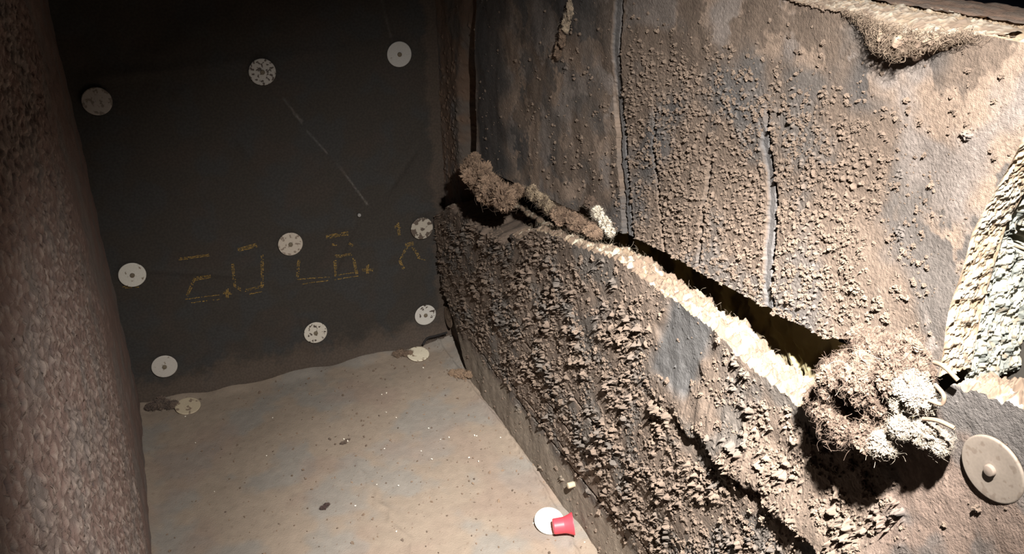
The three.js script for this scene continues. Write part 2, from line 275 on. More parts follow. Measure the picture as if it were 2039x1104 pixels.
function upColour(s, y) {
  const cl = upClean(s, y), q = fbm(s * 8 + 1, y * 8 + 5, 4), t = fbm(s * 6 + 30, y * 6, 3);
  let c = mix(BROWN, [0.12, 0.104, 0.094], sst(-0.1, 0.35, q)); c = mix(c, GREY, sst(0.12, 0.4, t) * 0.75);
  const bare = Math.max(sst(0.62, 0.7, s) * sst(0.49, 0.54, y + 0.03 * n2(s * 14, y * 14)), sst(0.84, 0.9, s + 0.02 * n2(y * 20, 6)) * sst(0.975, 0.955, s));
  c = mix(c, [0.055, 0.053, 0.054], bare * 0.8);
  const film = sst(0.34, 0.1, upDens(s, y)) * sst(-0.3, -0.05, n2(s * 11 + 4, y * 11) + 0.4 * n2(s * 45, y * 45) + 0.15 * n2(s * 160, y * 160)) * (1 - bare);   // fine tan dust in grainy patches where no crust sits
  c = mix(c, mix([0.255, 0.19, 0.147], [0.21, 0.178, 0.16], sst(-0.3, 0.4, n2(s * 15, y * 12 + 3) + 0.3 * n2(s * 50, y * 50))), film * 0.95);
  c = mix(c, [0.115, 0.114, 0.118], cl * 0.8);
  const d = fbm(s * 190, y * 120, 3) + 0.5 * (upDens(s, y) * (1 - cl) - 0.62); c = mix(c, TAN, sst(0.48, 0.55, d) * 0.5);
  const k = 1 + 0.16 * n2(s * 160, y * 160) + 0.1 * n2(s * 500, y * 500);
  return [c[0] * k, c[1] * k, c[2] * k];
}
const upper = thing('duct_liner_panel', 'upper dirt-caked liner panel above the long tear on the right wall', 'duct liner', [0, 0, 0]);
{
  const at = (u, v) => { const s0 = 0.2745 * Math.pow(0.987 / 0.2745, u), y = lerp(upBottom(s0), YTOP, v), uu = (s0 - 0.2745) / (0.987 - 0.2745); return [lerp(upNear(y), upFar(y), uu), y]; };
  const face = (s, y) => XU - upRelief(s, y);
  part('facing', grid(840, 340, (u, v) => { const [s, y] = at(u, v), c = upColour(s, y); return [face(s, y), y, -s, ...c, s / 0.07, y / 0.07]; }), dusty, upper);
  const cut = (nu, nv, fn, dirs, name, dirt, label) => part(name, grid(nu, nv, (u, v) => {
    const [x, y, z] = fn(u, v), e = sst(0, 0.12, v) * sst(1, 0.9, v), a = fbm3(x * 170, y * 170, z * 170, 4), b = fbm3(x * 60 + 9, y * 60, z * 60, 3);
    const o = (0.0014 * a + 0.0026 * b + 0.0008 * n3(x * 520, y * 520, z * 520)) * e, c = mix(mix(CREAM, WHITE, sst(-0.1, 0.3, b)), [0.26, 0.18, 0.12], clamp(sst(-0.05, 0.35, fbm3(x * 90 + 5, y * 90, z * 90 + 3, 3)) * 0.7 + dirt));
    return [x + dirs[0] * o, y + dirs[1] * o, z + dirs[2] * o, ...c];
  }), fuzzy, upper, label);
  cut(200, 44, (u, v) => { const [, y] = at(0, u), s = upNear(y); return [lerp(face(s, y), 0.393, v), y, -s]; }, [0, 0, 1], 'cut_edge', 0.12, 'cream glass fibre cut edge facing the eye');
  cut(420, 36, (u, v) => { const [s] = at(u, 1); return [lerp(face(s, YTOP), 0.416, v), YTOP, -s]; }, [0, 1, 0], 'cut_edge', 0.1, 'cream glass fibre edge along the top');
  cut(420, 24, (u, v) => { const [s, y] = at(u, 0); return [lerp(face(s, y), 0.394, v), y, -s]; }, [0, -1, 0], 'torn_edge', 0.25, 'yellowish torn underside above the gap');
  cut(60, 14, (u, v) => { const [s, y] = at(1, u); return [lerp(face(s, y), 0.438, v), y, -s]; }, [0, 0, -1], 'cut_edge', 0.5, 'dusty far edge beside the corner seam');
  const R = rng(301), cr = [[], [], []];
  for (let i = 0, n = 0; i < 60000 && n < 6500; i++) {
    const u = R(), v = R(), [s, y] = at(u, v), d = upDens(s, y) * (1 - upClean(s, y)), q = 1.6 * fbm(s * 60 + 2, y * 50, 3) + 0.3;   // crumbs gather in ragged groups
    if (R() > d * clamp(q)) continue;
    const k = 0.00022 + 0.0009 * Math.pow(R(), 2.6); n++;
    cr[n % 3].push({ p: [face(s, y) - k * 0.7, y, -s], s: [k * 1.2, k * (0.7 + R()), k * (0.7 + R() * 0.8)], c: mix(BROWN, TAN, R() * 1.1) });
  }
  cr.forEach((l, i) => scatter('dirt_crumbs', flakes[i], crumbMat, l, upper, 'brown dirt crumbs stuck to the facing'));
}
// ---- narrow strip in the far corner ----
{
  const t = thing('liner_strip', 'narrow brown liner strip between the end wall and the vertical seam', 'duct liner');
  const rel = (s, y) => 0.0015 * fbm(s * 30, y * 30, 3) + clump(s, y, 0.006, 61, 0.45 * sst(0.48, 0.36, y) + 0.05, 0.001, 0.0026, 0.0008, 0.002) + 0.002 * sst(1.09, 1.113, s);
  part('facing', grid(110, 380, (u, v) => {
    const y = lerp(0, YTOP, v), s = lerp(1.018 - 0.049 * sst(0.4, 0.52, y) + 0.0012 * n2(y * 90, 5), ZE + 0.004, u), q = fbm(s * 12, y * 12, 3), c = mix(mix([0.125, 0.082, 0.058], [0.1, 0.082, 0.07], sst(-0.1, 0.3, q)), [0.08, 0.075, 0.075], sst(0.15, 0.4, fbm(s * 20, y * 7 + 8, 2)) * 0.6);
    return [XU + 0.003 + (0.006 + 0.014 * sst(0.5, 0.42, y)) * sst(0.36, 0.05, u) - rel(s, y), y, -s, ...c, s / 0.07, y / 0.07];
  }), dusty, t);
  part('fibre_core', box(XU + 0.027, XB, 0.31, YTOP - 0.002, -ZE, -1.04), new THREE.MeshStandardMaterial({ color: new THREE.Color(0.25, 0.2, 0.13), roughness: 1 }), t);
}
// ---- batt left on the steel: seen in the bare bay near the eye and deep in the gap ----
{
  const t = thing('exposed_batt', 'exposed white glass fibre batt in the bare bay beside the cut edge', 'insulation');
  part('batt_surface', grid(90, 300, (u, v) => {
    const y = lerp(0.385, 0.574, v), x = lerp(0.394, XB - 0.001, u), hole = Math.hypot((x - 0.418) / 0.0125, (y - 0.469 + (x - 0.418) * 0.5) / 0.0075) + 0.7 * fbm(x * 130, y * 130, 3);
    const o = 0.004 * fbm(x * 70, y * 60, 4) + 0.002 * fbm(x * 260, y * 220, 3) + 0.03 * sst(1.05, 0.75, hole);
    const c = mix(mix([0.46, 0.455, 0.385], [0.24, 0.255, 0.235], sst(-0.05, 0.3, fbm(x * 90, y * 60, 3))), [0.3, 0.21, 0.13], sst(0.15, 0.45, fbm(x * 110 + 3, y * 80, 3)) * 0.6);
    return [x, y, -(Math.max(upNear(y), 0.262) + 0.004 + o), ...c];
  }), fuzzy, t);
  const g = thing('backing_batt', 'dull yellowish batt deep in the gap of the long tear', 'insulation');
  part('batt_surface', grid(220, 40, (u, v) => {
    const s = lerp(0.3, 0.8, u), y = lerp(0.25, 0.362, v), o = 0.006 * fbm(s * 50, y * 50, 4) + 0.002 * fbm(s * 200, y * 200, 2);
    const c = mix([0.42, 0.36, 0.2], [0.13, 0.1, 0.065], sst(-0.12, 0.2, fbm(s * 26, y * 12, 3)));
    return [Math.min(0.438, 0.404 - o), y, -s, ...c];
  }), fuzzy, g);
}
// ---- lower panel ----
const loTop = table([[0.1, 0.446], [0.2, 0.44], [0.245, 0.43], [0.262, 0.405], [0.285, 0.375], [0.31, 0.36], [0.338, 0.356], [0.42, 0.36], [0.45, 0.366], [0.54, 0.364], [0.6, 0.366], [0.68, 0.35], [0.757, 0.336], [0.81, 0.325], [0.85, 0.298], [0.92, 0.285], [1.0, 0.279], [1.06, 0.25], [1.12, 0.2]]);
const loFarX = table([[0, 0.985], [0.057, 1.058], [0.12, 1.104], [0.2, 1.108], [0.26, 1.07], [0.3, 1.0]]);
const loLean = table([[0.1, 0.035], [0.6, 0.033], [0.8, 0.022], [1.0, 0.012], [1.12, 0.006]]);
const foldY = (s) => 0.272 + 0.007 * n2(s * 22, 4) + 0.0035 * n2(s * 90, 8) + 0.001 * n2(s * 300, 8);
function loClean(s, y) {
  let c = sst(0.27, 0.245, s + 0.012 * n2(s * 30, y * 30) + 0.05 * (0.37 - y) * sst(0.37, 0.3, y));
  c = Math.max(c, sst(0.034, 0.024, Math.abs(s - 0.462 - 0.35 * (y - 0.33) * -1 + 0.008 * n2(y * 40, 3))) * sst(0.283, 0.295, y + 0.008 * n2(s * 40, 1)));
  c = Math.max(c, sst(0.07, 0.05, y + 0.012 * n2(s * 14, 2) + 0.004 * n2(s * 60, 2)) * 0.8);
  c = Math.max(c, sst(1, 0.75, Math.hypot((s - 0.304) / 0.02, (y - 0.245) / 0.02) + 0.3 * n2(s * 60, y * 60)) * 0.9);
  return c;
}
function loDens(s, y) {
  const q = 0.6 + 0.8 * fbm(s * 14 + 13, y * 14, 3), band = sst(0.05, 0.12, y) * sst(0.36, 0.3, y);
  return clamp((0.45 + 0.5 * band) * q * (1 - loClean(s, y)), 0.02, 0.95);
}
const loBase = (s, y) => XR + 0.01 * sst(-0.01, 0.07, y) - 0.0085 + 0.042 * sst(0.262, 0.28, y + 0.007 * n2(s * 30, 7) - 0.14 * (0.9 - s)) * sst(0.805, 0.822, s + 0.01 * n2(y * 60, 2)) * sst(1.03, 0.99, s) - loLean(s) * clamp(y / 0.36, 0, 1.25) - 0.006 * Math.sin(clamp(y / 0.36) * 3.14);
function loRelief(s, y) {
  const d = loDens(s, y), big = sst(0.35, 0.8, d);
  let h = 0.003 * fbm(s * 9 + 2, y * 9 + 3, 2) + 0.0009 * fbm(s * 36, y * 30, 2) + 0.00025 * fbm(s * 300, y * 300, 2) + 0.0018 * (1 - loClean(s, y));
  const isl = fbm(s * 95 + 9, y * 80, 4) + 0.45 * (d - 0.7), is2 = fbm(s * 230, y * 200, 3) + 0.4 * (d - 0.65);
  h += (0.0006 + 0.0018 * big) * sst(0.26, 0.34, isl) + 0.0032 * big * sst(0.42, 0.48, isl) + 0.0014 * sst(0.36, 0.44, is2) + 0.0008 * d * fbm(s * 330 + 7, y * 310, 3);
  h += clump(s, y, 0.0105, 111, d * 0.2, 0.001, 0.0028, 0.002, 0.0062, 0.7);
  const f = foldY(s), g = sst(0.5, 0.44, s + 0.02 * n2(s * 10, 1)); // upper sheet overhangs the lower one along a fold
  h += g * 0.0065 * sst(f - 0.0014, f + 0.0006, y) * sst(f + 0.05, f + 0.004, y) - g * 0.0025 * Math.exp(-Math.pow((y - f + 0.006) / 0.005, 2));
  for (const [yy, a, k] of [[0.066, 0.0035, 1], [0.083, 0.0022, 2], [0.122, 0.0022, 3], [0.17, 0.0018, 4]]) { const L = yy + 0.004 * n2(s * 9, k) + 0.001 * n2(s * 60, k); h -= a * sst(0.0022, 0.0006, Math.abs(y - L)) * sst(-0.35, 0.1, n2(s * 5 + k, k * 3)); }
  return h;
}
function loColour(s, y) {
  const cl = loClean(s, y), q = fbm(s * 10 + 4, y * 10 + 2, 4);
  let c = mix(BROWN, [0.11, 0.094, 0.082], sst(-0.05, 0.35, q)); c = mix(c, [0.1, 0.09, 0.084], cl * 0.55 * sst(0.22, 0.3, s));
  const gp = sst(0.03, 0.02, Math.abs(s - 0.462 - 0.35 * (y - 0.33) * -1)) * sst(0.283, 0.3, y); c = mix(c, [0.085, 0.087, 0.09], gp * 0.8);
  const nr = sst(0.28, 0.25, s), up = sst(0.395, 0.415, y + 0.01 * n2(s * 40, y * 40)); c = mix(c, mix([0.16, 0.115, 0.092], [0.095, 0.085, 0.08], clamp(up + sst(0.1, 0.4, fbm(s * 18, y * 18, 3)) * 0.7)), nr);
  const gs = sst(1, 0.8, Math.hypot((s - 0.304) / 0.02, (y - 0.245) / 0.02) + 0.3 * n2(s * 60, y * 60)); c = mix(c, [0.1, 0.1, 0.105], gs * 0.8);
  const bm = sst(0.06, 0.045, y + 0.008 * n2(s * 14, 2)); c = mix(c, [0.2, 0.163, 0.125], bm * 0.75);
  const k = 1 + 0.2 * n2(s * 150, y * 150) + 0.1 * n2(s * 480, y * 480);
  return [c[0] * k, c[1] * k, c[2] * k];
}
const loFace = (s, y) => loBase(s, y) - loRelief(s, y);
const lower = thing('duct_liner_panel', 'lower clumpy dirt-caked liner panel sagging below the long tear', 'duct liner', [0, 0, 0]);
{
  const at = (u, v) => { const s0 = 0.16 * Math.pow(1.108 / 0.16, u), y = lerp(0, loTop(s0) + 0.002 * n2(s0 * 120, 3) + 0.0006 * n2(s0 * 400, 3), v), uu = (s0 - 0.16) / (1.108 - 0.16); return [lerp(0.16, loFarX(y), uu), y]; };
  part('facing', grid(900, 400, (u, v) => { const [s, y] = at(u, v), c = loColour(s, y); return [loFace(s, y), y, -s, ...c, s / 0.07, y / 0.07]; }), dusty, lower);
  // torn upper edge: fluffy glass fibre, dusted brown in patches
  part('torn_edge', grid(900, 60, (u, v) => {
    const [s, yt] = at(u, 1), x0 = loFace(s, yt), w = 0.028 + 0.004 * n2(s * 30, 1), a = fbm(s * 70, v * 2.2, 4), b = fbm(s * 420, v * 12, 3);
    let x, y; const e = sst(0, 0.1, v);
    if (v < 0.7) { const t = v / 0.7; x = x0 + w * t; y = yt + 0.002 * Math.sin(t * 3.14) + e * (0.006 * a + 0.0016 * b) - 0.003 * t; } else { const t = (v - 0.7) / 0.3; x = x0 + w + 0.004 * t + 0.002 * b; y = yt - 0.003 + (0.006 * a + 0.0016 * b) * (1 - t) - 0.1 * t; }
    const dust = sst(-0.06, 0.1, fbm(s * 55 + 8, v * 3, 4) + 0.1 + 0.2 * n2(s * 9, 21));   // brown dirt lies on the fluff in ragged patches
    const c = mix(mix([0.24, 0.175, 0.118], [0.46, 0.405, 0.315], sst(-0.15, 0.25, n2(s * 40, v * 2) * 0.6 + b * 0.5)), [0.165, 0.118, 0.086], dust);
    return [x, y, -s, ...c];
  }), fuzzy, lower, 'cream torn glass fibre edge dusted brown');
  const R = rng(501), cr = [[], [], []], fi = [];
  for (let i = 0, n = 0; i < 120000 && n < 10500; i++) {
    const u = Math.pow(R(), 0.8), v = R(), [s, y] = at(u, v), d = loDens(s, y), q = 2.4 * fbm(s * 48 + 2, y * 40, 3) + 0.2;
    if (R() > d * clamp(q)) continue;
    const k = 0.00028 + (0.00045 + 0.001 * clamp(q - 0.3)) * Math.pow(R(), 2.4); n++;
    cr[n % 3].push({ p: [loFace(s, y) - k * 0.6, y, -s], s: [k * 1.1, k * (0.7 + R()), k * (0.7 + R() * 0.8)], c: mix([0.12, 0.088, 0.067], TAN, R() * 0.85) });
  }
  cr.forEach((l, i) => scatter('dirt_crumbs', flakes[i], crumbMat, l, lower, 'brown dirt crumbs caked on the facing'));
  for (let i = 0; i < 1100; i++) { const u = 0.3 + 0.66 * R(), [s, y] = at(u, 1), L = 0.003 + 0.006 * R(), w = R() * 0.02; fi.push({ p: [loFace(s, y) + w, y + 0.003, -s], d: [R() - 0.6, R() * 1.2 - 0.1, (R() - 0.5) * 2], s: [L * 0.8, L, L * 0.8], c: mix([0.5, 0.44, 0.34], [0.2, 0.145, 0.105], R()) }); }
  scatter('loose_fibres', fibreGeo, fibreMat, fi, lower, 'loose glass fibres along the tear');
}

// =====================================================================================
// TUFTS OF TORN INSULATION
// =====================================================================================
function lump(r, rough, freq, colA, colB, seed, stretch = [1, 1, 1], detail = 18) {
  const g = new THREE.IcosahedronGeometry(1, detail), p = g.attributes.position, n = p.count, C = new Float32Array(n * 3), v = new THREE.Vector3();
  for (let i = 0; i < n; i++) {
    v.fromBufferAttribute(p, i).normalize();
    const a = fbm3(v.x * freq + seed, v.y * freq, v.z * freq, 5), b = fbm3(v.x * freq * 0.8 - seed, v.y * freq * 0.8, v.z * freq * 0.8 + 5, 3), k = r * (1 + rough * a), c = mix(colA, colB, sst(-0.15, 0.35, b));
    p.setXYZ(i, v.x * k * stretch[0], v.y * k * stretch[1], v.z * k * stretch[2]); C.set(c, i * 3);
  }
  g.setAttribute('color', new THREE.BufferAttribute(C, 3)); g.deleteAttribute('normal'); g.deleteAttribute('uv'); g.computeVertexNormals();
  return g;
}
function tuft(label, lobes, whiteLobes, opt = {}) {
  const { name = 'insulation_tuft', rough = 0.5, freq = 2.2, subs = 14, fuzz = 500, brown = [0.125, 0.088, 0.066], brownB = [0.075, 0.05, 0.037], white = [0.22, 0.19, 0.158], fibres = 200, len = 1.2, detail = 18, stretch = [1, 1, 1], group } = opt;
  const all = [...lobes, ...whiteLobes], base = all[0], t = thing(name, label, 'insulation', [base[0], base[1], base[2]], group), R = rng(Math.round(base[0] * 1e5 + base[2] * 1e4) | 0), fi = [];
  const mk = (list, ca, cb) => mergeGeometries(list.flatMap((l, i) => {
    const out = [lump(l[3] * 0.85, rough, freq, ca, cb, i * 7.1 + l[2] * 31, stretch, detail)];
    for (let k = 0; k < subs; k++) {                         // smaller wads stuck all over the lobe
      const th = R() * 6.28, z = R() * 2 - 1, q = Math.sqrt(1 - z * z), a = l[3] * (0.6 + 0.35 * R());
      out.push(lump(l[3] * (0.16 + 0.3 * R() * R()), 0.8, 2.2, ca, R() < 0.3 ? cb : ca, i * 3.3 + k * 1.7, [0.7 + 0.8 * R(), 0.7 + 0.8 * R(), 0.7 + 0.8 * R()], 5).translate(a * q * Math.cos(th) * stretch[0], a * z * stretch[1], a * q * Math.sin(th) * stretch[2]));
    }
    return out.map((g) => g.translate(l[0] - base[0], l[1] - base[1], l[2] - base[2]));
  }));
  if (lobes.length) part('matted_fibre', mk(lobes, brown, brownB), fuzzy, t, 'brown dust-matted fibre');
  if (whiteLobes.length) part('bare_fibre', mk(whiteLobes, white, [0.15, 0.115, 0.088]), fuzzy, t, 'pale clean fibre');
  for (let i = 0; i < fibres; i++) {
    const k = Math.floor(R() * all.length), l = all[k], th = R() * 6.28, z = R() * 2 - 1, q = Math.sqrt(1 - z * z), d = [q * Math.cos(th), z, q * Math.sin(th)], L = l[3] * (0.4 + 0.6 * R()) * len, w = k >= lobes.length;
    fi.push({ p: [l[0] - base[0] + d[0] * l[3] * 0.75, l[1] - base[1] + d[1] * l[3] * 0.75, l[2] - base[2] + d[2] * l[3] * 0.75], d: [d[0] + 3 * (R() - 0.5), d[1] + 3 * (R() - 0.5), d[2] + 3 * (R() - 0.5)], s: [L * 1.6, L, L * 1.6], c: w || R() < 0.1 ? [0.3, 0.26, 0.21] : mix([0.15, 0.106, 0.079], [0.085, 0.058, 0.043], R()) });
  }
  for (let i = 0; i < fuzz; i++) {                            // short fuzz standing off every wad
    const k = Math.floor(R() * all.length), l = all[k], th = R() * 6.28, z = R() * 2 - 1, q = Math.sqrt(1 - z * z), d = [q * Math.cos(th), z, q * Math.sin(th)], a = l[3] * (0.75 + 0.35 * R()), L = l[3] * (0.18 + 0.22 * R()), w = k >= lobes.length;
    fi.push({ p: [l[0] - base[0] + d[0] * a * stretch[0], l[1] - base[1] + d[1] * a * stretch[1], l[2] - base[2] + d[2] * a * stretch[2]], d: [d[0] + 2 * (R() - 0.5), d[1] + 2 * (R() - 0.5), d[2] + 2 * (R() - 0.5)], s: [L * 4, L, L * 4], c: w ? mix([0.32, 0.28, 0.23], [0.17, 0.13, 0.1], R() * R()) : mix(brown, brownB, R()) });
  }
  scatter('loose_fibres', fibreGeo, fibreMat, fi, t, 'loose thin fibres');
  return t;
}
{
  const brown = [[0.3185, 0.432, -0.2845, 0.0072], [0.3185, 0.4294, -0.2753, 0.0096], [0.3185, 0.4366, -0.259, 0.0103], [0.325, 0.4273, -0.2522, 0.0068], [0.312, 0.4308, -0.2545, 0.0109], [0.3185, 0.4125, -0.2874, 0.0106], [0.312, 0.4089, -0.2913, 0.0093], [0.312, 0.399, -0.2923, 0.008], [0.3055, 0.4191, -0.2681, 0.0113], [0.3185, 0.3806, -0.3096, 0.0071], [0.312, 0.3841, -0.293, 0.0087], [0.3087, 0.3867, -0.275, 0.01], [0.312, 0.3733, -0.2869, 0.0068], [0.3088, 0.3901, -0.26, 0.0089], [0.3152, 0.4124, -0.2599, 0.0112], [0.3152, 0.4015, -0.2607, 0.0089], [0.3185, 0.3945, -0.2835, 0.0093]];
  const pale = [[0.3088, 0.4295, -0.2434, 0.0071], [0.3087, 0.4264, -0.2367, 0.007], [0.3087, 0.4197, -0.2457, 0.006], [0.3055, 0.4089, -0.2415, 0.006], [0.3055, 0.3936, -0.2491, 0.0069], [0.3087, 0.4114, -0.2316, 0.0061], [0.3152, 0.4064, -0.2276, 0.0059]];
  const back = (l) => [l[0] * 1.02, EYE + (l[1] - EYE) * 1.02, l[2] * 1.02, l[3]];
  const big = tuft('large ragged brown and white fibre clump bursting from the tear end', brown.map(back), pale.map(back), { fibres: 900, detail: 14, rough: 0.6, subs: 22, fuzz: 9000 });
  const b = brown.map(back)[0], curlMat = new THREE.MeshStandardMaterial({ name: 'curled_facing_shred', color: new THREE.Color(0.17, 0.12, 0.085), roughness: 0.95 });
  for (const pts of [[[0.3185, 0.4306, -0.2386], [0.3152, 0.4297, -0.2305], [0.3152, 0.4254, -0.2308], [0.312, 0.4257, -0.2355]], [[0.312, 0.4149, -0.236], [0.312, 0.4188, -0.2279], [0.314, 0.4187, -0.2207]], [[0.32, 0.44, -0.243], [0.318, 0.442, -0.236], [0.32, 0.438, -0.229]]])
    part('curled_shred', new THREE.TubeGeometry(new THREE.CatmullRomCurve3(pts.map((p) => new THREE.Vector3(p[0] - b[0], p[1] - b[1], p[2] - b[2]))), 20, 0.0011, 6), curlMat, big, 'thin curled brown shred');
  tuft('small bright white fibre tuft standing on the tear below the vertical pale strip', [[0.3608, 0.3765, -0.654, 0.006]], [[0.3575, 0.3738, -0.6353, 0.0058], [0.3575, 0.3691, -0.6212, 0.0056], [0.3575, 0.3644, -0.6119, 0.0044]], { fibres: 240, rough: 0.8, freq: 3, subs: 30, fuzz: 1500, stretch: [0.8, 1, 1.3], white: [0.8, 0.74, 0.62] });
  tuft('tan oval fibre tuft on the far half of the tear', [[0.3543, 0.3508, -0.7679, 0.0073], [0.3543, 0.3505, -0.7437, 0.0078], [0.351, 0.3511, -0.7195, 0.0069]], [], { fibres: 160, brown: [0.33, 0.26, 0.18], rough: 0.8, freq: 3, subs: 30, fuzz: 1500, stretch: [0.7, 0.9, 1.5] });
  tuft('brown fan of matted fibre at the foot of the vertical seam', [[0.341, 0.3345, -0.886, 0.0145], [0.337, 0.3345, -0.842, 0.0145], [0.338, 0.3365, -0.806, 0.0125], [0.35, 0.331, -0.93, 0.0125], [0.3543, 0.3413, -0.8066, 0.0065]], [[0.3575, 0.318, -0.93, 0.0045], [0.352, 0.336, -0.812, 0.004]], { fibres: 260, rough: 0.9, freq: 3, subs: 40, fuzz: 2500, stretch: [0.9, 1.1, 1.4], brown: [0.24, 0.165, 0.115], brownB: [0.15, 0.1, 0.07], white: [0.5, 0.42, 0.33] });
  tuft('row of brown matted lumps beside the bright white tuft', [[0.351, 0.3528, -0.692, 0.0096], [0.351, 0.3561, -0.6609, 0.0093], [0.351, 0.3592, -0.6318, 0.0081]], [], { fibres: 160, rough: 0.8, freq: 3, subs: 30, fuzz: 1500, stretch: [0.8, 0.7, 1.6], brown: [0.24, 0.165, 0.115], brownB: [0.16, 0.105, 0.075] });
  tuft('thin pale sliver of fibre hanging through a rip in the upper panel', [[0.3692, 0.4994, -0.7415, 0.0057], [0.3672, 0.5128, -0.7296, 0.006]], [[0.3672, 0.5392, -0.7154, 0.0055], [0.3672, 0.5274, -0.7219, 0.006]], { fibres: 60, rough: 0.8, freq: 3, stretch: [0.45, 1.6, 0.55], brown: [0.2, 0.14, 0.1], white: [0.42, 0.34, 0.25] });
  // ragged lip of fibre and facing that droops over the top of the upper panel
  const lip = thing('insulation_lip', 'ragged cream lip drooping over the top edge of the upper panel', 'insulation', [0.38, YTOP, -0.34]);
  part('matted_fibre', grid(260, 60, (u, v) => {
    const s = lerp(0.285, 0.47, u), e = sst(0, 0.12, u) * sst(1, 0.55, u), k = e * (0.16 + 0.84 * Math.exp(-Math.pow((s - 0.335) / 0.028, 2))) * (1 + 0.16 * n2(s * 60, 2) + 0.07 * n2(s * 170, 5)), rag = 0.1 * n2(s * 300, 3);
    const b = 0.001 + 0.019 * k, dr = 0.002 + 0.011 * k * (1 + rag), a = v * Math.PI * 0.92;      // from the top of the panel round the lip and back under it
    const n = fbm3(s * 130, v * 9, 1, 4), x = XU + 0.012 - (b + 0.012) * Math.sin(Math.min(a, Math.PI)) + 0.0016 * n, y = YTOP + 0.0025 - dr * (1 - Math.cos(a)) * 0.75 + 0.0025 * n * e;
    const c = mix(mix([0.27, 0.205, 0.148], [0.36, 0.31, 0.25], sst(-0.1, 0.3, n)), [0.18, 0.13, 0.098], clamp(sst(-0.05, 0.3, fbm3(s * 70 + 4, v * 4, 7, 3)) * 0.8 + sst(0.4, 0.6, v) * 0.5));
    return [x - 0.38, y - YTOP, -s + 0.34, ...c];
  }), fuzzy, lip);
  { const R = rng(61), fi = []; for (let i = 0; i < 1100; i++) { const s = 0.337 + 0.05 * (R() + R() - 1), g = Math.exp(-Math.pow((s - 0.335) / 0.028, 2)), L = 0.002 + 0.003 * R(); fi.push({ p: [XU - 0.004 - 0.014 * g - 0.38, 0.001 - 0.016 * g * R(), -s + 0.34], d: [R() - 0.8, R() - 0.9, R() - 0.5], s: [L * 4, L, L * 4], c: mix([0.3, 0.23, 0.17], [0.16, 0.115, 0.085], R()) }); } scatter('loose_fibres', fibreGeo, fibreMat, fi, lip, 'loose thin fibres'); }
}

// =====================================================================================
// FASTENERS
// =====================================================================================
const WR = 0.0165;
function stain(seed, cover, base, dirt, freq = 3) {
  const S = 96, d = new Uint8Array(S * S * 4), enc = (l) => 255 * Math.pow(clamp(l), 1 / 2.2);
  for (let j = 0; j < S; j++) for (let i = 0; i < S; i++) {
    const x = i / S, y = j / S, a = fbm(x * freq + seed * 5.3, y * freq + seed, 4), b = 1 + 0.12 * fbm(x * 14 + seed, y * 14, 3), c = mix(base, dirt, sst(0.42 - cover, 0.5 - cover, a)), o = (j * S + i) * 4;
    d[o] = enc(c[0] * b); d[o + 1] = enc(c[1] * b); d[o + 2] = enc(c[2] * b); d[o + 3] = 255;
  }
  const t = new THREE.DataTexture(d, S, S); t.colorSpace = THREE.SRGBColorSpace; t.magFilter = THREE.LinearFilter; t.needsUpdate = true; return t;
}
const discGeo = (() => {
  const g = new THREE.LatheGeometry([[0, 0.0014], [0.0042, 0.0014], [0.0049, 0.001], [0.0125, 0.0011], [0.0155, 0.0012], [0.0163, 0.0009], [WR, 0.0004], [WR, -0.0006], [0.012, -0.0008], [0, -0.0008]].map((p) => new THREE.Vector2(...p)), 48), p = g.attributes.position, uv = g.attributes.uv;
  for (let i = 0; i < p.count; i++) uv.setXY(i, 0.5 + p.getX(i) / (2 * WR), 0.5 + p.getZ(i) / (2 * WR));
  return g;
})();
const hubGeo = new THREE.LatheGeometry([[0, 0.0034], [0.0024, 0.0033], [0.0029, 0.0027], [0.003, 0.001]].map((p) => new THREE.Vector2(...p)), 20);
function washer(label, pos, normal, st, hub, spin = 0, group) {
  const t = thing('insulation_washer', label, 'washer', pos, group);
  t.quaternion.setFromUnitVectors(new THREE.Vector3(0, 1, 0), new THREE.Vector3(...normal).normalize()); t.rotateY(spin);
  const m = new THREE.MeshStandardMaterial({ name: 'dusty_washer', map: stain(...st), roughness: 0.6 });
  part('disc', discGeo, m, t);
  if (hub) part('pin_head', hubGeo, hub === 1 ? hubMat : hub, t, 'raised pin head');
  return t;
}
const PALE = [0.48, 0.46, 0.43], SOIL = [0.075, 0.056, 0.045], SOFT = [0.28, 0.23, 0.18];
const onEnd = (x, y) => [x, y, -ZE + 0.004];
const N = [0, 0, 1];
const darkHub = new THREE.MeshStandardMaterial({ name: 'dark_pin_head', color: new THREE.Color(0.16, 0.13, 0.09), roughness: 0.7 });
washer('grey blotched washer in the darkest upper corner of the end wall', onEnd(-0.0468, 0.4154), N, [1, 0.3, [0.38, 0.35, 0.32], [0.2, 0.175, 0.15], 3], 0);
washer('washer mottled with black flakes high on the end wall', onEnd(0.1441, 0.4317), N, [2, 0.27, PALE, SOIL, 4.5], darkHub);
washer('clean light grey washer high on the end wall beside the right corner', onEnd(0.3203, 0.4385), N, [3, -0.15, [0.52, 0.51, 0.49], SOFT, 3], darkHub);
washer('bright white washer with brown pin head beside the left wall, level with the print', onEnd(-0.0492, 0.1927), N, [4, -0.02, [0.68, 0.66, 0.6], SOFT, 3], darkHub, 1);
washer('tan dusty washer between the two halves of the yellow print', onEnd(0.1512, 0.1996), N, [5, 0.2, [0.52, 0.46, 0.39], [0.25, 0.2, 0.16], 3.4], darkHub);
washer('washer half hidden under brown dirt beside the last printed letter', onEnd(0.3371, 0.191), N, [6, 0.38, [0.42, 0.38, 0.32], [0.1, 0.075, 0.058], 2.6], 0);
washer('pale grey washer with flat pin low on the end wall beside the left wall', onEnd(-0.0342, 0.0537), N, [7, 0.0, [0.52, 0.49, 0.45], SOFT, 3], darkHub);
washer('pale washer with dark cracks below the yellow print', onEnd(0.1703, 0.0589), N, [8, 0.12, [0.62, 0.58, 0.51], SOIL, 3.2], darkHub);
